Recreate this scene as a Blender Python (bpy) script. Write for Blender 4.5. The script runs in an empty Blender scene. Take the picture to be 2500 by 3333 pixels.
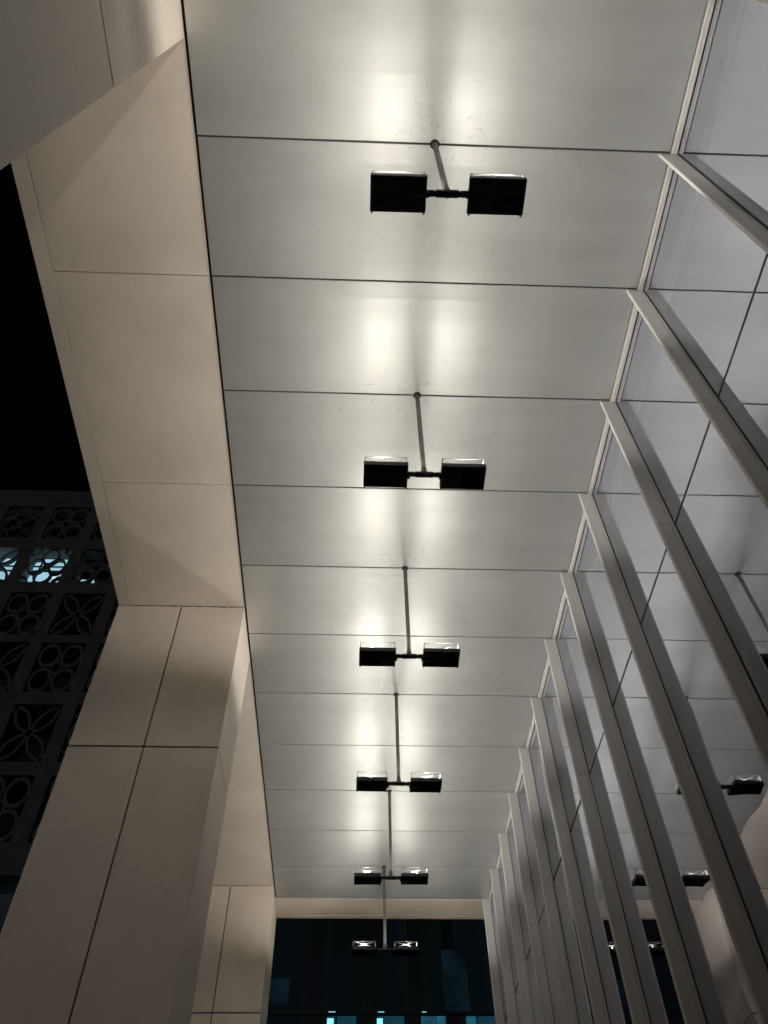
import bpy, bmesh, math, random
from mathutils import Matrix, Vector
random.seed(11)
SC = bpy.context.scene
COL = SC.collection
R = math.radians

# ------------------------------------------------------------------ camera, sky, exposure
EYE = 1.6                      # height of the viewer above the pavement
PITCH, YAW, ROLL = 0.90595, 0.04934, -0.0177
cam_d = bpy.data.cameras.new('camera')
cam = bpy.data.objects.new('camera', cam_d)
COL.objects.link(cam)
fw = Vector((math.sin(YAW)*math.cos(PITCH), math.cos(YAW)*math.cos(PITCH), math.sin(PITCH)))
rt = Vector((math.cos(YAW), -math.sin(YAW), 0))
up = rt.cross(fw)
rt, up = math.cos(ROLL)*rt + math.sin(ROLL)*up, -math.sin(ROLL)*rt + math.cos(ROLL)*up
cam.matrix_world = Matrix(((rt.x, up.x, -fw.x, 0), (rt.y, up.y, -fw.y, 0), (rt.z, up.z, -fw.z, EYE), (0, 0, 0, 1)))
cam_d.sensor_fit = 'HORIZONTAL'
cam_d.sensor_width = 36.0
cam_d.lens = 36.0*2535/2500
cam_d.clip_start = 0.05
cam_d.clip_end = 2000
SC.camera = cam

world = bpy.data.worlds.new('World')
SC.world = world
world.use_nodes = True
wn = world.node_tree.nodes
wn.clear()
wo = wn.new('ShaderNodeOutputWorld'); wb = wn.new('ShaderNodeBackground'); ws = wn.new('ShaderNodeTexSky')
ws.sky_type = 'NISHITA'; ws.sun_disc = False
ws.sun_elevation = R(-5); ws.sun_rotation = R(200)
wb.inputs['Strength'].default_value = 0.12
world.node_tree.links.new(ws.outputs[0], wb.inputs['Color'])
world.node_tree.links.new(wb.outputs[0], wo.inputs['Surface'])

sun_d = bpy.data.lights.new('facade_fill_sun', 'SUN'); sun_d.energy = 0.06; sun_d.angle = R(10); sun_d.color = (0.95, 0.93, 1.0)  # weak fill added to lift the facade opposite, no known source
sun = bpy.data.objects.new('facade_fill_sun', sun_d); COL.objects.link(sun)
sun.rotation_euler = (R(58), 0, R(-25))
SC.view_settings.view_transform = 'Standard'
SC.view_settings.look = 'None'
SC.view_settings.exposure = 0.2
SC.view_settings.gamma = 1.0
SC.render.engine = 'CYCLES'
SC.cycles.use_denoising = True
SC.cycles.max_bounces = 10
SC.cycles.diffuse_bounces = 5
SC.cycles.glossy_bounces = 5
SC.cycles.transparent_max_bounces = 12
SC.cycles.sample_clamp_indirect = 6.0
SC.cycles.caustics_reflective = True

LAMP = 4.0                    # radiance of the LED panels
WATT = 98.0                    # power of each lamp head (the only lamps of the place)

# ------------------------------------------------------------------ materials
def new_mat(name):
    m = bpy.data.materials.new(name); m.use_nodes = True
    nt = m.node_tree; nt.nodes.clear()
    out = nt.nodes.new('ShaderNodeOutputMaterial')
    return m, nt, out

def coords(nt, scale, rnd=True):
    """object coordinates, shifted by a random amount per object, scaled per axis"""
    tc = nt.nodes.new('ShaderNodeTexCoord')
    mp = nt.nodes.new('ShaderNodeMapping'); mp.inputs['Scale'].default_value = scale
    nt.links.new(tc.outputs['Object'], mp.inputs['Vector'])
    if rnd:
        oi = nt.nodes.new('ShaderNodeObjectInfo')
        mu = nt.nodes.new('ShaderNodeMath'); mu.operation = 'MULTIPLY'; mu.inputs[1].default_value = 37.0
        nt.links.new(oi.outputs['Random'], mu.inputs[0])
        nt.links.new(mu.outputs[0], mp.inputs['Location'])
    return mp.outputs[0]

def noise(nt, vec, scale, detail=4.0, rough=0.55):
    n = nt.nodes.new('ShaderNodeTexNoise')
    n.inputs['Scale'].default_value = scale; n.inputs['Detail'].default_value = detail
    n.inputs['Roughness'].default_value = rough
    nt.links.new(vec, n.inputs['Vector'])
    return n.outputs['Fac']

def ramp(nt, fac, p0, c0, p1, c1):
    r = nt.nodes.new('ShaderNodeValToRGB')
    r.color_ramp.elements[0].position = p0; r.color_ramp.elements[0].color = (*c0, 1)
    r.color_ramp.elements[1].position = p1; r.color_ramp.elements[1].color = (*c1, 1)
    nt.links.new(fac, r.inputs[0])
    return r.outputs[0]

def bumped(nt, height, strength, dist):
    b = nt.nodes.new('ShaderNodeBump')
    b.inputs['Strength'].default_value = strength; b.inputs['Distance'].default_value = dist
    nt.links.new(height, b.inputs['Height'])
    return b.outputs[0]

def surface(name, col, rough=0.5, metal=0.0, var=0.08, nscale=3.0, stretch=(1, 1, 1), bump=0.0, bdist=0.01, spec=0.5,
            rvar=0.06, grain=0.93):
    m, nt, out = new_mat(name)
    p = nt.nodes.new('ShaderNodeBsdfPrincipled')
    v = coords(nt, stretch)
    f = noise(nt, v, nscale)
    lo = tuple(c*(1-var) for c in col); hi = tuple(min(1, c*(1+var)) for c in col)
    c = ramp(nt, f, 0.3, lo, 0.7, hi)
    fine = noise(nt, coords(nt, (1, 1, 1)), 90.0, 3.0, 0.7)
    c2 = ramp(nt, fine, 0.25, (grain, grain, grain), 0.75, (1, 1, 1))
    mx = nt.nodes.new('ShaderNodeMixRGB'); mx.blend_type = 'MULTIPLY'; mx.inputs[0].default_value = 1
    nt.links.new(c, mx.inputs[1]); nt.links.new(c2, mx.inputs[2])
    nt.links.new(mx.outputs[0], p.inputs['Base Color'])
    p.inputs['Metallic'].default_value = metal
    p.inputs['Specular IOR Level'].default_value = spec
    rr = nt.nodes.new('ShaderNodeMapRange')
    rr.inputs['To Min'].default_value = rough-rvar; rr.inputs['To Max'].default_value = rough+rvar
    nt.links.new(noise(nt, coords(nt, (1, 1, 1)), 5.0), rr.inputs['Value'])
    nt.links.new(rr.outputs[0], p.inputs['Roughness'])
    if bump:
        nt.links.new(bumped(nt, noise(nt, coords(nt, stretch), nscale*0.6, 2.0), bump, bdist), p.inputs['Normal'])
    nt.links.new(p.outputs[0], out.inputs['Surface'])
    return m

M = {}
M['ceiling'] = surface('silver_composite_panel', (0.66, 0.655, 0.618), rough=0.515, metal=0.71, var=0.05, nscale=1.0,
                       stretch=(0.5, 3.0, 1), bump=0.4, bdist=0.012, rvar=0.03)
def brushed(m, amount):
    """rolled grain running across the panels: highlights stretch at right angles to it"""
    nt = m.node_tree
    p = [n for n in nt.nodes if n.type == 'BSDF_PRINCIPLED'][0]
    p.inputs['Anisotropic'].default_value = amount
    p.inputs['Coat Weight'].default_value = 0.40; p.inputs['Coat Roughness'].default_value = 0.33
    t = nt.nodes.new('ShaderNodeCombineXYZ'); t.inputs[1].default_value = 1.0
    nt.links.new(t.outputs[0], p.inputs['Tangent'])
brushed(M['ceiling'], 0.52)
def stiffeners(m):
    """two shallow ridges across each panel where it is stiffened from behind, and a slightly different tone per panel"""
    nt = m.node_tree
    p = [n for n in nt.nodes if n.type == 'BSDF_PRINCIPLED'][0]
    tc = nt.nodes.new('ShaderNodeTexCoord'); sp = nt.nodes.new('ShaderNodeSeparateXYZ')
    nt.links.new(tc.outputs['Object'], sp.inputs[0])
    tot = None
    for a, amp in ((-0.43, 1.0), (0.09, 0.8)):
        n1 = nt.nodes.new('ShaderNodeMath'); n1.operation = 'SUBTRACT'; n1.inputs[1].default_value = a
        nt.links.new(sp.outputs['Y'], n1.inputs[0])
        n2 = nt.nodes.new('ShaderNodeMath'); n2.operation = 'DIVIDE'; n2.inputs[1].default_value = 0.035
        nt.links.new(n1.outputs[0], n2.inputs[0])
        n3 = nt.nodes.new('ShaderNodeMath'); n3.operation = 'POWER'; n3.inputs[1].default_value = 2.0
        ab = nt.nodes.new('ShaderNodeMath'); ab.operation = 'ABSOLUTE'
        nt.links.new(n2.outputs[0], ab.inputs[0]); nt.links.new(ab.outputs[0], n3.inputs[0])
        n4 = nt.nodes.new('ShaderNodeMath'); n4.operation = 'MULTIPLY'; n4.inputs[1].default_value = -1.0
        nt.links.new(n3.outputs[0], n4.inputs[0])
        n5 = nt.nodes.new('ShaderNodeMath'); n5.operation = 'EXPONENT'
        nt.links.new(n4.outputs[0], n5.inputs[0])
        n6 = nt.nodes.new('ShaderNodeMath'); n6.operation = 'MULTIPLY'; n6.inputs[1].default_value = amp
        nt.links.new(n5.outputs[0], n6.inputs[0])
        if tot is None: tot = n6
        else:
            n7 = nt.nodes.new('ShaderNodeMath'); nt.links.new(tot.outputs[0], n7.inputs[0]); nt.links.new(n6.outputs[0], n7.inputs[1]); tot = n7
    b = nt.nodes.new('ShaderNodeBump'); b.inputs['Strength'].default_value = 1.0; b.inputs['Distance'].default_value = 0.0019
    nt.links.new(tot.outputs[0], b.inputs['Height'])
    old = p.inputs['Normal'].links[0].from_socket
    nt.links.new(old, b.inputs['Normal']); nt.links.new(b.outputs[0], p.inputs['Normal'])
    oi = nt.nodes.new('ShaderNodeObjectInfo')
    mr = nt.nodes.new('ShaderNodeMapRange'); mr.inputs['To Min'].default_value = 0.87; mr.inputs['To Max'].default_value = 1.0
    nt.links.new(oi.outputs['Random'], mr.inputs['Value'])
    mu = nt.nodes.new('ShaderNodeVectorMath'); mu.operation = 'SCALE'
    oc = p.inputs['Base Color'].links[0].from_socket
    sm = ramp(nt, noise(nt, coords(nt, (1, 1, 1)), 2.2, 6.0, 0.65), 0.30, (0.94, 0.935, 0.925), 0.5, (1, 1, 1))
    mx = nt.nodes.new('ShaderNodeMixRGB'); mx.blend_type = 'MULTIPLY'; mx.inputs[0].default_value = 1
    nt.links.new(oc, mx.inputs[1]); nt.links.new(sm, mx.inputs[2])
    nt.links.new(mx.outputs[0], mu.inputs[0]); nt.links.new(mr.outputs[0], mu.inputs['Scale'])
    nt.links.new(mu.outputs[0], p.inputs['Base Color'])
stiffeners(M['ceiling'])
M['seal'] = surface('grey_joint_sealant', (0.05, 0.047, 0.045), rough=0.6)
M['dark'] = surface('black_recess', (0.03, 0.024, 0.022), rough=0.7)
M['beige'] = surface('beige_stone_cladding', (0.74, 0.645, 0.53), rough=0.45, var=0.08, nscale=1.3, bump=0.3, bdist=0.006, grain=0.84)
M['beige_edge'] = surface('pale_panel_edge', (0.62, 0.52, 0.42), rough=0.5)
M['trim'] = surface('light_grey_aluminium_trim', (0.86, 0.81, 0.75), rough=0.38, metal=0.2, var=0.04)
M['fin'] = surface('warm_grey_aluminium', (0.52, 0.50, 0.465), rough=0.4, metal=0.25, var=0.05, nscale=1.5, stretch=(1, 1, 0.2))
M['gasket'] = surface('black_rubber', (0.02, 0.02, 0.02), rough=0.5)
M['pipe'] = surface('weathered_grey_pipe', (0.15, 0.14, 0.125), rough=0.6, metal=0.0, var=0.35, nscale=12, stretch=(1, 1, 0.4))
M['black'] = surface('black_die_cast_housing', (0.022, 0.022, 0.022), rough=0.45, metal=0.2)
M['wire'] = surface('bright_guard_wire', (0.35, 0.35, 0.34), rough=0.5, metal=0.0, var=0.03)
M['paving'] = surface('granite_paving', (0.38, 0.36, 0.33), rough=0.6, var=0.15, nscale=0.7)
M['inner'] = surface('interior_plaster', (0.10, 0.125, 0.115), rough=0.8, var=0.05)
M['track'] = surface('interior_track', (0.75, 0.82, 0.78), rough=0.4, var=0.02)
M['stone'] = surface('dark_grey_render', (0.25, 0.24, 0.235), rough=0.8, var=0.15, nscale=2)
M['roof'] = surface('roof_membrane', (0.12, 0.12, 0.12), rough=0.8)
M['web'] = surface('dusty_cobweb', (0.10, 0.085, 0.07), rough=0.9)

def emit_mat(name, col, strength, var=0.0, nscale=3.0):
    m, nt, out = new_mat(name)
    e = nt.nodes.new('ShaderNodeEmission')
    if var:
        c = ramp(nt, noise(nt, coords(nt, (1, 1, 1)), nscale), 0.35, tuple(a*(1-var) for a in col), 0.65, col)
        nt.links.new(c, e.inputs['Color'])
    else:
        e.inputs['Color'].default_value = (*col, 1)
    e.inputs['Strength'].default_value = strength
    nt.links.new(e.outputs[0], out.inputs['Surface'])
    return m
M['led'] = emit_mat('led_panel', (1.0, 0.96, 0.885), LAMP)

def glass_coat():
    """outer face of the coated glazing: strong mirror reflection, a little dark see-through"""
    m, nt, out = new_mat('coated_glazing')
    g = nt.nodes.new('ShaderNodeBsdfGlossy'); g.inputs['Roughness'].default_value = 0.012
    g.inputs['Color'].default_value = (0.86, 0.88, 1.0, 1)
    t = nt.nodes.new('ShaderNodeBsdfTransparent'); t.inputs['Color'].default_value = (0.22, 0.30, 0.27, 1)
    lw = nt.nodes.new('ShaderNodeFresnel'); lw.inputs['IOR'].default_value = 1.5
    mr = nt.nodes.new('ShaderNodeMapRange')
    mr.inputs['From Min'].default_value = 0.04; mr.inputs['From Max'].default_value = 1.0
    mr.inputs['To Min'].default_value = 0.62; mr.inputs['To Max'].default_value = 1.0
    nt.links.new(lw.outputs[0], mr.inputs['Value'])
    mx = nt.nodes.new('ShaderNodeMixShader')
    h = noise(nt, coords(nt, (1, 1, 0.6)), 2.6, 1.0, 0.4)
    nt.links.new(bumped(nt, h, 0.8, 0.0014), g.inputs['Normal'])
    nt.links.new(mr.outputs[0], mx.inputs[0])
    nt.links.new(t.outputs[0], mx.inputs[1]); nt.links.new(g.outputs[0], mx.inputs[2])
    nt.links.new(mx.outputs[0], out.inputs['Surface'])
    return m
M['glass'] = glass_coat()
def clear():
    m, nt, out = new_mat('inner_glass_face')
    t = nt.nodes.new('ShaderNodeBsdfTransparent'); t.inputs['Color'].default_value = (0.97, 1.0, 0.98, 1)
    nt.links.new(t.outputs[0], out.inputs['Surface'])
    return m
M['clear'] = clear()

def dark_glass():
    m, nt, out = new_mat('dark_facade_glass')
    p = nt.nodes.new('ShaderNodeBsdfPrincipled')
    p.inputs['Base Color'].default_value = (0.010, 0.016, 0.022, 1); p.inputs['Roughness'].default_value = 0.08
    nt.links.new(p.outputs[0], out.inputs['Surface'])
    return m
M['dglass'] = dark_glass()
def curtained_glass():
    """dark glazing with a very dimly lit, curtained interior"""
    m, nt, out = new_mat('dim_curtained_glazing')
    p = nt.nodes.new('ShaderNodeBsdfPrincipled')
    p.inputs['Base Color'].default_value = (0.010, 0.016, 0.018, 1); p.inputs['Roughness'].default_value = 0.15
    v = coords(nt, (1.6, 1, 0.12), rnd=False)
    c = ramp(nt, noise(nt, v, 1.1, 3.0, 0.6), 0.36, (0.0004, 0.0014, 0.0016), 0.72, (0.0015, 0.0032, 0.0042))
    nt.links.new(c, p.inputs['Emission Color']); p.inputs['Emission Strength'].default_value = 1.0
    nt.links.new(p.outputs[0], out.inputs['Surface'])
    return m
M['curtained'] = curtained_glass()

# ------------------------------------------------------------------ mesh helpers
class MB:
    def __init__(s): s.v = []; s.f = []; s.m = []
    def box(s, x0, x1, y0, y1, z0, z1, mi=0, c=0.0):
        """box, optionally with chamfered edges on its long outline (c)"""
        if c <= 0:
            b = len(s.v)
            s.v += [(x, y, z) for z in (z0, z1) for y in (y0, y1) for x in (x0, x1)]
            for q in ((0, 2, 3, 1), (4, 5, 7, 6), (0, 1, 5, 4), (2, 6, 7, 3), (0, 4, 6, 2), (1, 3, 7, 5)):
                s.f.append(tuple(b+i for i in q)); s.m.append(mi)
            return s
        import itertools
        b = len(s.v)
        idx = {}
        X = (x0, x1); Y = (y0, y1); Z = (z0, z1)
        for i, j, k in itertools.product((0, 1), repeat=3):
            sx = c if i == 0 else -c; sy = c if j == 0 else -c; sz = c if k == 0 else -c
            for a, p in enumerate(((X[i], Y[j]+sy, Z[k]+sz), (X[i]+sx, Y[j], Z[k]+sz), (X[i]+sx, Y[j]+sy, Z[k]))):
                idx[(i, j, k, a)] = len(s.v); s.v.append(p)
        cen = Vector(((x0+x1)/2, (y0+y1)/2, (z0+z1)/2))
        def add(ids):
            P = [Vector(s.v[t]) for t in ids]
            n = (P[1]-P[0]).cross(P[2]-P[0])
            mid = sum(P, Vector())/len(P)
            if n.dot(mid-cen) < 0: ids = ids[::-1]
            s.f.append(tuple(ids)); s.m.append(mi)
        for i in (0, 1):
            add([idx[(i, 0, 0, 0)], idx[(i, 1, 0, 0)], idx[(i, 1, 1, 0)], idx[(i, 0, 1, 0)]])
            add([idx[(0, i, 0, 1)], idx[(1, i, 0, 1)], idx[(1, i, 1, 1)], idx[(0, i, 1, 1)]])
            add([idx[(0, 0, i, 2)], idx[(1, 0, i, 2)], idx[(1, 1, i, 2)], idx[(0, 1, i, 2)]])
        for i in (0, 1):
            for j in (0, 1):
                add([idx[(i, j, 0, 0)], idx[(i, j, 1, 0)], idx[(i, j, 1, 1)], idx[(i, j, 0, 1)]])
                add([idx[(i, 0, j, 0)], idx[(i, 1, j, 0)], idx[(i, 1, j, 2)], idx[(i, 0, j, 2)]])
                add([idx[(0, i, j, 1)], idx[(1, i, j, 1)], idx[(1, i, j, 2)], idx[(0, i, j, 2)]])
                for k in (0, 1):
                    add([idx[(i, j, k, a)] for a in range(3)])
        return s
    def tube(s, p, q, r0, r1=None, n=16, caps=True, mi=0):
        r1 = r0 if r1 is None else r1
        p = Vector(p); q = Vector(q); d = (q-p).normalized()
        a = d.orthogonal().normalized(); b2 = d.cross(a)
        b = len(s.v)
        for c, r in ((p, r0), (q, r1)):
            for i in range(n):
                t = 2*math.pi*i/n
                s.v.append(tuple(c + a*math.cos(t)*r + b2*math.sin(t)*r))
        for i in range(n):
            j = (i+1) % n
            s.f.append((b+i, b+j, b+n+j, b+n+i)); s.m.append(mi)
        if caps:
            s.f.append(tuple(b+i for i in range(n))[::-1]); s.m.append(mi)
            s.f.append(tuple(b+n+i for i in range(n))); s.m.append(mi)
        return s
    def ring(s, cx, cz, y0, y1, r, w, n=28, a0=0.0, a1=2*math.pi):
        """flat ring standing in the xz plane, ribbon width w, from y0 to y1"""
        b = len(s.v); full = abs(a1-a0-2*math.pi) < 1e-6
        cnt = n if full else n+1
        for i in range(cnt):
            t = a0+(a1-a0)*i/n
            for rr, y in ((r-w, y0), (r, y0), (r, y1), (r-w, y1)):
                s.v.append((cx+math.cos(t)*rr, y, cz+math.sin(t)*rr))
        for i in range(n):
            j = (i+1) % cnt
            for k in range(4):
                l = (k+1) % 4
                s.f.append((b+4*i+k, b+4*j+k, b+4*j+l, b+4*i+l)); s.m.append(0)
        return s
    def build(s, name, mats, parent=None, loc=None, smooth=False):
        me = bpy.data.meshes.new(name)
        o = (0, 0, 0) if loc is None else loc
        me.from_pydata([(x-o[0], y-o[1], z-o[2]) for x, y, z in s.v], [], s.f)
        for m in (mats if isinstance(mats, (list, tuple)) else [mats]): me.materials.append(m)
        for p, mi in zip(me.polygons, s.m): p.material_index = mi
        if smooth:
            for p in me.polygons: p.use_smooth = len(p.vertices) == 4
        me.update()
        ob = bpy.data.objects.new(name, me); COL.objects.link(ob)
        if parent is not None: ob.parent = parent
        if parent is not None and loc is not None:
            ob.location = Vector(loc) - WORLD_LOC.get(parent.name, Vector())
        elif parent is not None:
            ob.location = -WORLD_LOC.get(parent.name, Vector())
        elif loc is not None:
            ob.location = loc
        WORLD_LOC[ob.name] = Vector(loc) if loc is not None else Vector()
        return ob
WORLD_LOC = {}
def empty(name, label, cat, loc, group=None):
    o = bpy.data.objects.new(name, None); COL.objects.link(o)
    o.location = loc; o.empty_display_size = 0.3
    WORLD_LOC[o.name] = Vector(loc)
    o['label'] = label; o['category'] = cat
    if group: o['group'] = group
    return o
def tag(o, label=None, cat=None, group=None, kind=None):
    if label: o['label'] = label
    if cat: o['category'] = cat
    if group: o['group'] = group
    if kind: o['kind'] = kind
    return o

# ------------------------------------------------------------------ main dimensions (metres, above pavement)
ZC = 7.05 + EYE                     # underside of the canopy
XL, XR, XG, XF = -1.446, 2.568, 2.621, 2.467
Y1, S = 1.586, 1.1993
def J(k): return Y1 + (k-1)*S
ZJ = 5.012 + EYE                    # glass joint
K0, K1 = -5, 12
CX0, CX1 = -3.02, -1.446            # width of the beige beam and columns
COLS = [(-0.098, 0.884), (7.102, 8.067), (14.30, 15.45)]
CJ = 4.97 + EYE
YE = 15.57
FX = 0.56

# ------------------------------------------------------------------ ground
g = MB().box(-400, 400, -400, 400, -0.3, 0.0).build('pavement', M['paving']); tag(g, kind='structure')

# ------------------------------------------------------------------ canopy: ceiling panels, beige soffit, end beam
can = empty('entrance_canopy', 'long canopy of silver ceiling panels with beige soffit beam along its left side', 'canopy', (0, 6, ZC))
GAP = 0.018
for k in range(K0, K1):
    y0, y1 = J(k)+GAP/2, J(k+1)-GAP/2
    c = ((XL+0.026+XR)/2, (y0+y1)/2, ZC+0.02)
    o = MB().box(XL+0.026, XR-0.008, y0, y1, ZC, ZC+0.04, c=0.0022).build('ceiling_panel', M['ceiling'], can, loc=c)
    o.rotation_euler = (random.uniform(-1, 1)*R(0.05), random.uniform(-1, 1)*R(0.03), 0)
m = MB()
for k in range(K0, K1+1):
    m.box(XL+0.03, XR-0.01, J(k)-0.02, J(k)+0.02, ZC+0.016, ZC+0.036)
m.build('joint_sealant', M['seal'], can)
MB().box(XL-0.012, XL+0.040, J(K0), YE, ZC+0.045, ZC+0.06).box(XR-0.02, XG+0.06, J(K0), YE, ZC+0.045, ZC+0.06).build('recess_lining', M['dark'], can)
# beige soffit, outer trim strip and pale edge next to the gap
XIN = -2.878
ks = [K0, -2, 0, 2, 4, 6, 8, 10, 12]
ys = [J(k) for k in ks] + [YE]
for a, b in zip(ys[:-1], ys[1:]):
    if b-a < 0.3: continue
    c = ((XIN+XL)/2, (a+b)/2, ZC)
    MB().box(XIN+0.004, XL-0.008, a+0.004, b-0.004, ZC+0.002, ZC+0.035, c=0.0015).build('soffit_panel', M['beige'], can, loc=c)
for a, b in zip(ys[0:-1:2], ys[2::2]+[ys[-1]]):
    if b-a < 0.3: continue
    c = ((XIN+CX0)/2, (a+b)/2, ZC)
    MB().box(CX0, XIN-0.003, a+0.003, b-0.003, ZC-0.001, ZC+0.5, c=0.0008).build('fascia_panel', M['beige'], can, loc=c)
MB().box(XL-0.008, XL-0.001, J(K0), YE, ZC-0.001, ZC+0.04).build('edge_trim', M['beige_edge'], can)
MB().box(CX0+0.04, XL-0.01, J(K0)+0.01, YE-0.01, ZC+0.036, ZC+0.5).build('beam_core', M['dark'], can)
# end beam across the far end
MB().box(XL+0.001, XG+0.3, J(12)+0.012, 15.455, ZC-0.001, ZC+0.5, c=0.002).build('end_beam', M['beige'], can)
MB().box(XL+0.001, XG+0.3, 15.459, YE, ZC-0.006, ZC+0.5, c=0.003).build('drip_edge', M['beige_edge'], can)
MB().box(CX0-0.03, 9.0, J(K0)-0.1, YE+0.03, ZC+0.501, ZC+0.75).build('roof_slab', M['roof'], can)
MB().box(XL+0.045, XR-0.03, J(K0), J(12), ZC+0.2, ZC+0.4).build('deck', M['dark'], can)

# ------------------------------------------------------------------ beige clad columns
def column(y0, y1, label):
    t = empty('clad_column', label, 'column', ((CX0+CX1)/2, (y0+y1)/2, 0), 'beige clad columns under the canopy beam')
    th = 0.03; g = 0.022; zt = ZC-0.004
    MB().box(CX0+0.02, CX1-0.02, y0+0.02, y1-0.02, 0, zt-0.01).build('core', M['dark'], t)
    xm = (CX0+CX1)/2
    rows = [(0.02, 3.2-g/2), (3.2+g/2, CJ-g/2), (CJ+g/2, zt)]
    for z0, z1 in rows:
        for (xa, xb) in ((CX0, xm-0.009), (xm+0.009, CX1)):
            for (ya, yb) in ((y0, y0+th), (y1-th, y1)):
                MB().box(xa, xb, ya, yb, z0, z1).build('cladding_panel', M['beige'], t, loc=((xa+xb)/2, ya, (z0+z1)/2))
        for (xa, xb) in ((CX0, CX0+th), (CX1-th, CX1)):
            MB().box(xa, xb, y0+th, y1-th, z0, z1).build('cladding_panel', M['beige'], t, loc=(xa, (y0+y1)/2, (z0+z1)/2))
    return t
column(*COLS[0], 'nearest beige clad column, its side face filling the upper left corner')
column(*COLS[1], 'middle beige clad column with its broad front and central vertical joint in full view')
column(*COLS[2], 'farthest beige clad column, partly hidden behind the middle column at the end beam')

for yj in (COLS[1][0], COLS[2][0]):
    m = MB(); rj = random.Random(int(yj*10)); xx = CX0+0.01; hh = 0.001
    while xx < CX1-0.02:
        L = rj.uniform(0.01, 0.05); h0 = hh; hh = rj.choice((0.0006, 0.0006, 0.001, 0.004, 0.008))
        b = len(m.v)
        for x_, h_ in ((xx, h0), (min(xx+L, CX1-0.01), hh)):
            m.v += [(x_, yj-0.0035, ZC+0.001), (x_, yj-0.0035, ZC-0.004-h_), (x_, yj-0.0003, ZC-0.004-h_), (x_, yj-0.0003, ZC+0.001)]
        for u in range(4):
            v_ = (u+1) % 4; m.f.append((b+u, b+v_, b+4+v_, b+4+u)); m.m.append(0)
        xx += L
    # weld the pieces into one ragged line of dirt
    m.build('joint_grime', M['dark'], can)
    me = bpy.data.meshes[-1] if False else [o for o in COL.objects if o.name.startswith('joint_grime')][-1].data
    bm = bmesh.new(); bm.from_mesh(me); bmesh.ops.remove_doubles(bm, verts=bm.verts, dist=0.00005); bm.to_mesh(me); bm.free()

# ------------------------------------------------------------------ glass curtain wall with fins
cw = empty('glass_curtain_wall', 'dark reflective glass wall with tall projecting metal fins along the right side', 'glass wall', (XG, 6, 0))
zr = [(0.05, 2.6), (2.6, ZJ), (ZJ, ZC-0.03)]
for k in range(K0, K1+1):
    y0, y1 = J(k)+0.004, (J(k+1)-0.004 if k < K1 else YE)
    for z0, z1 in zr:
        m = MB()
        x0, x1 = XG, XG+0.010
        a, b = y0, y1; c, d = z0+0.010, z1-0.010
        m.v = [(x0, a, c), (x0, b, c), (x0, b, d), (x0, a, d), (x1, a, c), (x1, b, c), (x1, b, d), (x1, a, d)]
        m.f = [(0, 3, 2, 1), (4, 5, 6, 7), (0, 1, 5, 4), (3, 7, 6, 2), (0, 4, 7, 3), (1, 2, 6, 5)]
        m.m = [0, 1, 1, 1, 1, 1]
        o = m.build('glass_pane', [M['glass'], M['clear']], cw, loc=(XG, (a+b)/2, (c+d)/2))
        o.rotation_euler = (0, random.uniform(-1, 1)*R(0.07), random.uniform(-1, 1)*R(0.07))
# black silicone in the glass joints
m = MB()
for z in (2.6, ZJ): m.box(XG-0.003, XG+0.03, J(K0), YE, z-0.013, z+0.013)
for k in range(K0, K1+1): m.box(XG-0.002, XG+0.03, J(k)-0.008, J(k)+0.05, 0.05, ZC-0.03)
m.build('gasket', M['gasket'], cw)
# projecting fins
for k in range(K0, K1+1):
    y = J(k)+0.010
    m = MB()
    for z0, z1 in ((0.02, ZJ-0.0015), (ZJ+0.0015, ZC-0.008)):
        m.box(XF, XG-0.034, y, y+0.018, z0, z1, c=0.0015)
        m.box(XG-0.033, XG-0.004, y-0.003, y+0.040, z0, z1, c=0.0015)
        m.box(XF-0.002, XF+0.012, y-0.0025, y+0.0205, z0, z1, 1, c=0.001)
    o = m.build('mullion_fin', [M['fin'], M['trim']], cw, loc=(XF, y, ZC/2))
# head trim
m = MB()
m.box(XR+0.003, XR+0.024, J(K0), YE-0.12, ZC-0.006, ZC+0.03, c=0.002)
m.box(XR+0.028, XG-0.001, J(K0), YE-0.12, ZC-0.013, ZC+0.03, c=0.002)
m.build('head_trim', M['trim'], cw)
# interior seen faintly through the glass
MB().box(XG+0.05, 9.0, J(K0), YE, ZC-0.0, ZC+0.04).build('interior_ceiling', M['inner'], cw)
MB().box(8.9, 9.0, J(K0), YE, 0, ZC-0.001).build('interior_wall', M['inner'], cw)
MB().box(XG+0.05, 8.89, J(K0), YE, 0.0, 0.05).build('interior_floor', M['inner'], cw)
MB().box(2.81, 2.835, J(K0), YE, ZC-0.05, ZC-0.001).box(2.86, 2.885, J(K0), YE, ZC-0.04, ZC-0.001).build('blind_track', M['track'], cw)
MB().box(XG+0.05, 8.89, YE-0.1, YE, 0.05, ZC-0.001).box(XG+0.05, 8.89, J(K0), J(K0)+0.1, 0.05, ZC-0.001).build('interior_end_wall', M['inner'], cw)

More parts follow.
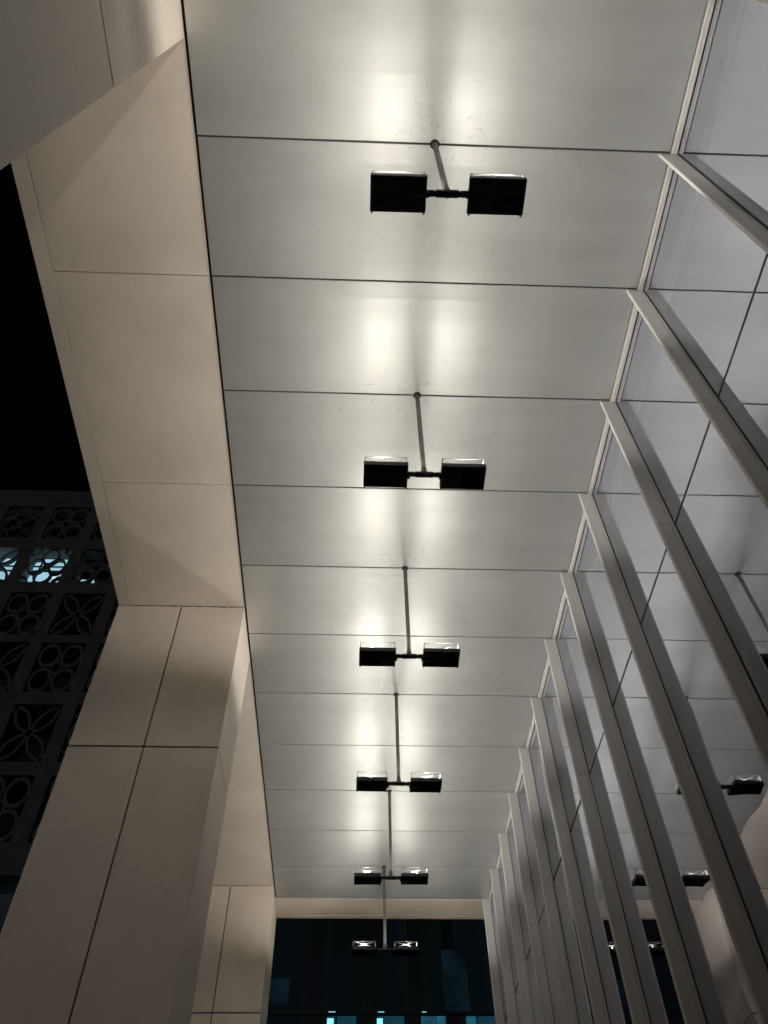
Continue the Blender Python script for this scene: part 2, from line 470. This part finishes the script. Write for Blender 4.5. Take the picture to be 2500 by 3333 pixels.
# ------------------------------------------------------------------ twin uplights
BEAM_UP = 0.62
def ramp_on(nt, sock, stops):
    r = nt.nodes.new('ShaderNodeValToRGB'); e = r.color_ramp.elements
    r.color_ramp.interpolation = 'EASE'
    for q, (pos, v) in enumerate(stops):
        k = e[q] if q < 2 else e.new(pos)
        k.position = pos; k.color = (v, v, v, 1)
    nt.links.new(sock, r.inputs[0])
    return r.outputs[0]
def floodlight(side):
    """lamp with the beam of an asymmetric floodlight, as its data sheet would give it:
    wide batwing distribution, thrown away from the stem (side -1: to the left, 1: to the right)"""
    ld = bpy.data.lights.new('lamp_glow', 'POINT')
    ld.energy = WATT; ld.shadow_soft_size = 0.035; ld.color = (1.0, 0.965, 0.905)
    ld.use_nodes = True
    nt = ld.node_tree
    em = [n for n in nt.nodes if n.type == 'EMISSION'][0]
    tc = nt.nodes.new('ShaderNodeTexCoord'); sp = nt.nodes.new('ShaderNodeSeparateXYZ')
    nt.links.new(tc.outputs['Normal'], sp.inputs[0])
    ab = nt.nodes.new('ShaderNodeMath'); ab.operation = 'ABSOLUTE'
    nt.links.new(sp.outputs['Z'], ab.inputs[0])
    up_ = ramp_on(nt, ab.outputs[0], [(0.04, 0.02), (1.0, BEAM_UP), (0.30, 1.0)])
    ma = nt.nodes.new('ShaderNodeMath'); ma.operation = 'MULTIPLY_ADD'
    ma.inputs[1].default_value = 0.5*side*XSIGN; ma.inputs[2].default_value = 0.5
    nt.links.new(sp.outputs['X'], ma.inputs[0])
    sd = ramp_on(nt, ma.outputs[0], [(0.36, 0.07), (0.475, 0.48), (0.57, 0.58), (0.73, 1.0)])
    mu = nt.nodes.new('ShaderNodeMath'); mu.operation = 'MULTIPLY'
    nt.links.new(up_, mu.inputs[0]); nt.links.new(sd, mu.inputs[1])
    nt.links.new(mu.outputs[0], em.inputs['Strength'])
    return ld
XSIGN = 1
LAMPDATA = {-1: floodlight(-1), 1: floodlight(1)}
def make_uplight():
    y = 0.0; zb = 5.60+EYE; zt = 5.652+EYE
    t = empty('twin_uplight', '', 'ceiling light', (FX, y, ZC), 'twin uplights hung from the canopy joints')
    az = 5.640+EYE
    MB().tube((FX, y, az), (FX, y, ZC+0.05), 0.0225, n=20).tube((FX, y, az), (FX, y, az+0.10), 0.033, 0.0225, n=20, caps=False).build('stem', M['pipe'], t, smooth=True)
    # dark hole and collar in the ceiling
    m = MB().tube((FX, y, ZC-0.003), (FX, y, ZC+0.05), 0.040, n=28)
    m.build('collar', M['dark'], t, smooth=True)
    m = MB()
    m.tube((FX-0.080, y, az), (FX+0.080, y, az), 0.027, n=20)
    m.tube((FX-0.094, y, az), (FX+0.094, y, az), 0.020, n=16)
    for s in (-1, 1):
        m.tube((FX+s*0.094, y, az), (FX+s*0.150, y, az), 0.024, n=20)
        m.box(FX+min(s*0.130, s*0.26), FX+max(s*0.130, s*0.26), y-0.016, y+0.016, zb-0.012, az)
    m.build('cross_arm', M['black'], t, smooth=True)
    for s, (xa, xb) in ((-1, (0.022, 0.412)), (1, (0.706, 1.098))):
        m = MB()
        ya, yb = y-0.122, y+0.122
        m.box(xa, xb, ya, ya+0.006, zb, zt, c=0.0015).box(xa, xb, yb-0.006, yb, zb, zt, c=0.0015)
        m.box(xa, xa+0.006, ya+0.006, yb-0.006, zb, zt).box(xb-0.006, xb, ya+0.006, yb-0.006, zb, zt)
        m.box(xa+0.006, xb-0.006, ya+0.006, yb-0.006, zb+0.016, zt-0.012)
        # cooling ribs on the underside, away from the arm
        ra, rb = (xa+0.02, xa+0.20) if s < 0 else (xb-0.20, xb-0.02)
        for i in range(7):
            yy = ya+0.030+i*0.029
            m.box(ra, rb, yy, yy+0.006, zb+0.002, zb+0.016)
        ga, gb = (xa+0.22, xb-0.012) if s < 0 else (xa+0.012, xb-0.22)
        m.box(ga, gb, y-0.09, y+0.09, zb-0.002, zb+0.016, c=0.003)
        for xx in (xa+0.004, xb-0.022):                      # small hinge feet on the far edge
            m.box(xx+0.004, xx+0.014, yb, yb+0.012, zb-0.002, zb+0.03)
        h = m.build('lamp_head', M['black'], t)
        MB().box(xa+0.02, xb-0.02, ya+0.02, yb-0.02, zt-0.012, zt-0.004).build('led_lens', M['led'], h)
        li = bpy.data.objects.new('lamp_glow', LAMPDATA[s]); COL.objects.link(li); li.parent = h
        li.location = ((xa+xb)/2-0.0, y, zt+0.014)
        gt = zt+0.078; r = 0.0027
        m = MB()
        P = [(xa+0.012, ya+0.008), (xb-0.012, ya+0.008), (xb-0.012, yb-0.008), (xa+0.012, yb-0.008)]
        for i in range(4):
            (px, py), (qx, qy) = P[i], P[(i+1) % 4]
            m.tube((px, py, gt), (qx, qy, gt), r, n=8)
            m.tube((px, py, zt-0.02), (px, py, gt), r*1.4, n=8)
        m.tube((*P[0], gt), (*P[2], gt), r, n=8)
        m.tube((*P[1], gt), (*P[3], gt), r, n=8)
        m.build('wire_guard', M['wire'], h, smooth=True)
        sx = xb-0.010 if s > 0 else xa+0.007
        MB().box(sx, sx+0.003, ya+0.008, ya+0.05, zt, gt+0.002).build('side_plate', M['wire'], h)
    return t
def copy_tree(o, parent=None):
    c = o.copy(); COL.objects.link(c)
    if parent is not None: c.parent = parent
    for ch in list(o.children): copy_tree(ch, c)
    return c
proto = make_uplight()
LB = {-3: 'twin uplight farthest behind the viewer, outside the picture',
      -1: 'twin uplight just behind the viewer, outside the picture',
      1: 'nearest twin black uplight, largest of the row of hanging lamps',
      3: 'second nearest twin black uplight hanging from the ceiling by a grey stem',
      5: 'third nearest twin black uplight in the row, halfway down the ceiling',
      7: 'fourth twin black uplight from the viewer, just above the next stem hole',
      9: 'fifth twin uplight, grey side strip showing, still against the silver ceiling',
      11: 'farthest twin uplight, hanging in front of the dark building beyond the end beam'}
for i, k in enumerate(LB):
    o = proto if i == 0 else copy_tree(proto)
    o.location = (FX, J(k), ZC)
    o['label'] = LB[k]
    o.rotation_euler = (0, 0, {1: -0.006, 3: 0.004, 5: -0.002, 7: 0.010, 9: -0.012, 11: 0.003}.get(k, 0))

# ------------------------------------------------------------------ cobwebs and scuffs round the stems
rg = random.Random(5)
for k, n in ((1, 110), (3, 70), (5, 80), (7, 50), (9, 40), (11, 16)):
    m = MB()
    for i in range(n):
        r = 0.05 + abs(rg.gauss(0, 0.22)); a = rg.uniform(0, 2*math.pi)
        x = FX + r*1.25*math.cos(a); y = J(k) + r*math.sin(a)*0.8 - 0.07
        if abs(y-J(k)) < 0.02: continue
        d = a + rg.gauss(0, 0.45); L = rg.choice((0.006, 0.01, 0.015, 0.02, 0.04, 0.09))*rg.uniform(0.5, 1.2)
        w = rg.uniform(0.0005, 0.0016); st = 5; px, py = x, y; pts = []
        for q in range(st+1):
            pts.append((px, py)); px += math.cos(d)*L/st; py += math.sin(d)*L/st; d += rg.gauss(0, 0.22)
        b = len(m.v)
        for q, (px, py) in enumerate(pts):
            ww = w*math.sin(math.pi*(q+0.5)/(st+1))
            nx, ny = -math.sin(d)*ww, math.cos(d)*ww
            m.v += [(px+nx, py+ny, ZC-0.0025), (px-nx, py-ny, ZC-0.0025), (px, py, ZC-0.0040)]
        for q in range(st):
            for u, v in ((0, 1), (1, 2), (2, 0)):
                m.f.append((b+3*q+u, b+3*q+3+u, b+3*q+3+v, b+3*q+v)); m.m.append(0)
    o = m.build('cobwebs', M['web'], loc=(FX, J(k), ZC-0.003)); tag(o, 'dark cobweb wisps and scuffs on the ceiling around a lamp stem', 'cobwebs', 'cobwebs around the lamp stems', 'stuff')

# ------------------------------------------------------------------ building across the forecourt
BY = 22.4
bl = empty('screen_facade_building', 'dark tall building with patterned stone screens above and lit teal windows low down', 'building', (-4, BY, 0))
PW, PP, PH = 1.62, 2.12, 2.22
ROWS = [(26.25, 28.46), (23.48, 25.58), (20.6, 22.87), (17.9, 20.2), (15.05, 17.35), (12.3, 14.55)]
XC = [-11.83-2*PP, -11.83-PP, -11.83, -11.83+PP, -11.83+2*PP]
PW = 1.62
# facade frame (mullions and bands around the openings)
m = MB()
FB, FT = 10.6+EYE, 29.7+EYE
x_lo, x_hi = XC[0]-8.0, 30.0
zs = [r for r in ROWS]
m.box(x_lo, x_hi, BY, BY+0.6, 28.46+EYE, FT)
for a, b in zip(ROWS[:-1], ROWS[1:]): m.box(x_lo, x_hi, BY, BY+0.6, b[1]+EYE, a[0]+EYE)
m.box(x_lo, x_hi, BY, BY+0.6, 11.3+EYE, ROWS[-1][0]+EYE)
for za, zb_ in ROWS:
    xe = x_lo
    for x in XC:
        m.box(xe, x, BY+0.002, BY+0.598, za+EYE, zb_+EYE); xe = x+PW
    m.box(xe, x_hi, BY+0.002, BY+0.598, za+EYE, zb_+EYE)
m.build('wall', M['stone'], bl)
def screen(kind, x0, z0, w, h):
    m = MB(); ya, yb = BY+0.06, BY+0.22; t = 0.055
    cx, cz = x0+w/2, z0+h/2
    sx, sz = w/2, h/2
    if kind == 'Q':       # four rings in the corners, small one in the middle
        for i in (-1, 1):
            for j in (-1, 1):
                m.ring(0.5*i, 0.5*j, ya, yb, 0.49, 0.13)
        m.ring(0, 0, ya+0.01, yb-0.01, 0.27, 0.09)
    elif kind == 'R':     # rings at top, bottom, left and right, half rings in the corners
        for i, j in ((0, .55), (0, -.55), (.52, 0), (-.52, 0)):
            m.ring(i, j, ya, yb, 0.45, 0.085)
        m.ring(0, 0, ya+0.01, yb-0.01, 0.13, 0.10)
        for i in (-1, 1):
            for j in (-1, 1):
                m.ring(i, j, ya, yb, 0.42, 0.07, a0=math.atan2(-j, -i)-math.pi/4, a1=math.atan2(-j, -i)+math.pi/4, n=10)
    else:                 # four pointed petals along the diagonals
        for q in range(4):
            a = math.pi/4+q*math.pi/2
            for sgn in (-1, 1):
                ex, ez = math.cos(a)*1.36, math.sin(a)*1.36
                mx, mz = ex/2, ez/2; d = 0.62
                nx, nz = -math.sin(a)*sgn, math.cos(a)*sgn
                ccx, ccz = mx-nx*d, mz-nz*d
                rr = math.hypot(0.68, d)
                am = math.atan2(nz, nx); hw = math.atan2(0.68, d)
                m.ring(ccx, ccz, ya, yb, rr, 0.11, n=16, a0=am-hw, a1=am+hw)
    m.v = [(cx+x*sx, y, cz+z*sz) for x, y, z in m.v]
    return m.build('screen_panel', M['stone'], bl)
PAT = ['RQQRQ', 'PRQPQ', 'RQPQR', 'RPQQP', 'QRPRQ', 'PQQPR']
for (za, zb_), row in zip(ROWS, PAT):
    for x, kd in zip(XC, row): screen(kd, x, za+EYE, PW, zb_-za)
# glazing behind the screens
MB().box(x_lo, x_hi, BY+1.0, BY+1.1, 10.6+EYE, FT-0.2).build('recessed_glazing', M['dark'], bl)
# the lit room behind the second row
M['room'] = emit_mat('lit_window', (0.28, 0.50, 0.60), 1.1, 0.2, 0.8)
M['room2'] = emit_mat('lit_ceiling_strip', (0.75, 0.95, 1.0), 1.1)
w = MB().box(-17.2, -12.75, BY+0.93, BY+0.98, 23.9+EYE, 25.9+EYE).box(-11.9, -11.3, BY+0.93, BY+0.98, 23.9+EYE, 24.65+EYE).build('lit_window', M['room'], bl)
MB().box(-17.2, -12.75, BY+0.88, BY+0.92, 25.05+EYE, 25.13+EYE).box(-17.2, -12.75, BY+0.88, BY+0.92, 25.35+EYE, 25.42+EYE).box(-13.9, -13.82, BY+0.88, BY+0.92, 23.9+EYE, 25.9+EYE).build('glazing_bar', M['dglass'], w)
MB().box(-13.08, -12.96, BY+0.86, BY+0.90, 24.6+EYE, 24.72+EYE).build('bright_lamp', M['room2'], w)
MB().box(x_lo, x_hi, BY+1.2, BY+10, 0, FT-0.3).build('building_core', M['dark'], bl)

# lower glazed storeys seen through the end of the canopy
zt_ = 7.91+EYE
M['teal'] = emit_mat('dim_teal_room', (0.008, 0.040, 0.060), 1.0, 0.5, 1.6)
M['teal2'] = emit_mat('teal_room', (0.016, 0.10, 0.15), 1.0, 0.5, 2.2)
M['bright'] = emit_mat('bright_teal_lamp', (0.28, 0.85, 0.90), 1.0)
M['navy'] = emit_mat('faint_blue_room', (0.0012, 0.0036, 0.0065), 1.0, 0.7, 0.6)
M['slate'] = emit_mat('dim_slate_glow', (0.0035, 0.009, 0.014), 1.0, 0.7, 0.9)
MB().box(x_lo, x_hi, BY+0.5, BY+0.6, 0, 11.3+EYE).build('lower_glazing', M['curtained'], bl)
m = MB()
x = -20.0
px = [-20, -17.2, -14.4, -11.6, -8.8, -6.0, -3.9, -1.1, 0.32, 1.56, 2.55, 5.2, 8, 11]
for a in px: m.box(a, a+(0.36 if a < 2 else 0.3), BY+0.44, BY+0.499, 0, 11.3+EYE)
M['pier'] = surface('blackish_teal_pier', (0.004, 0.007, 0.008), rough=0.5)
m.build('pier', M['pier'], bl)
m = MB()
for z in (zt_, 4.3+EYE, 1.2+EYE): m.box(x_lo, x_hi, BY+0.38, BY+0.49, z-0.025, z+0.025)
m.build('transom', M['pier'], bl)
def lit(x0, x1, z0, z1, mt, d=0.0, nm='window'):
    return MB().box(x0, x1, BY+0.42-d, BY+0.455-d, z0+EYE, z1+EYE).build(nm, M[mt], bl)
for xa, xb, mt in ((-0.58, -0.36, 'teal'), (-0.33, 0.17, 'teal'), (0.73, 1.42, 'teal'), (1.86, 2.24, 'teal2'), (2.26, 2.50, 'teal2'), (3.04, 3.3, 'teal2'), (3.34, 5.1, 'teal')):
    lit(xa, xb, 5.0, 7.86, mt)
for xa, xb in ((-0.58, -0.37), (0.71, 0.90), (1.86, 2.0)):
    lit(xa+0.03, xb, 7.925, 7.955, 'bright', 0.03, 'lamp_strip')
for xa, xb in ((-0.58, -0.37), (0.71, 0.90)):
    lit(xa, xb-0.04, 7.66, 7.80, 'bright', 0.03, 'lamp_strip')
lit(-2.2, -1.62, 8.12, 8.75, 'slate'); lit(2.50, 3.16, 7.99, 9.5, 'slate')  # pale wall area and pale patch, their dim brightness put in as glow
lit(-11.2, -9.2, 11.9, 12.25, 'slate', -0.55)
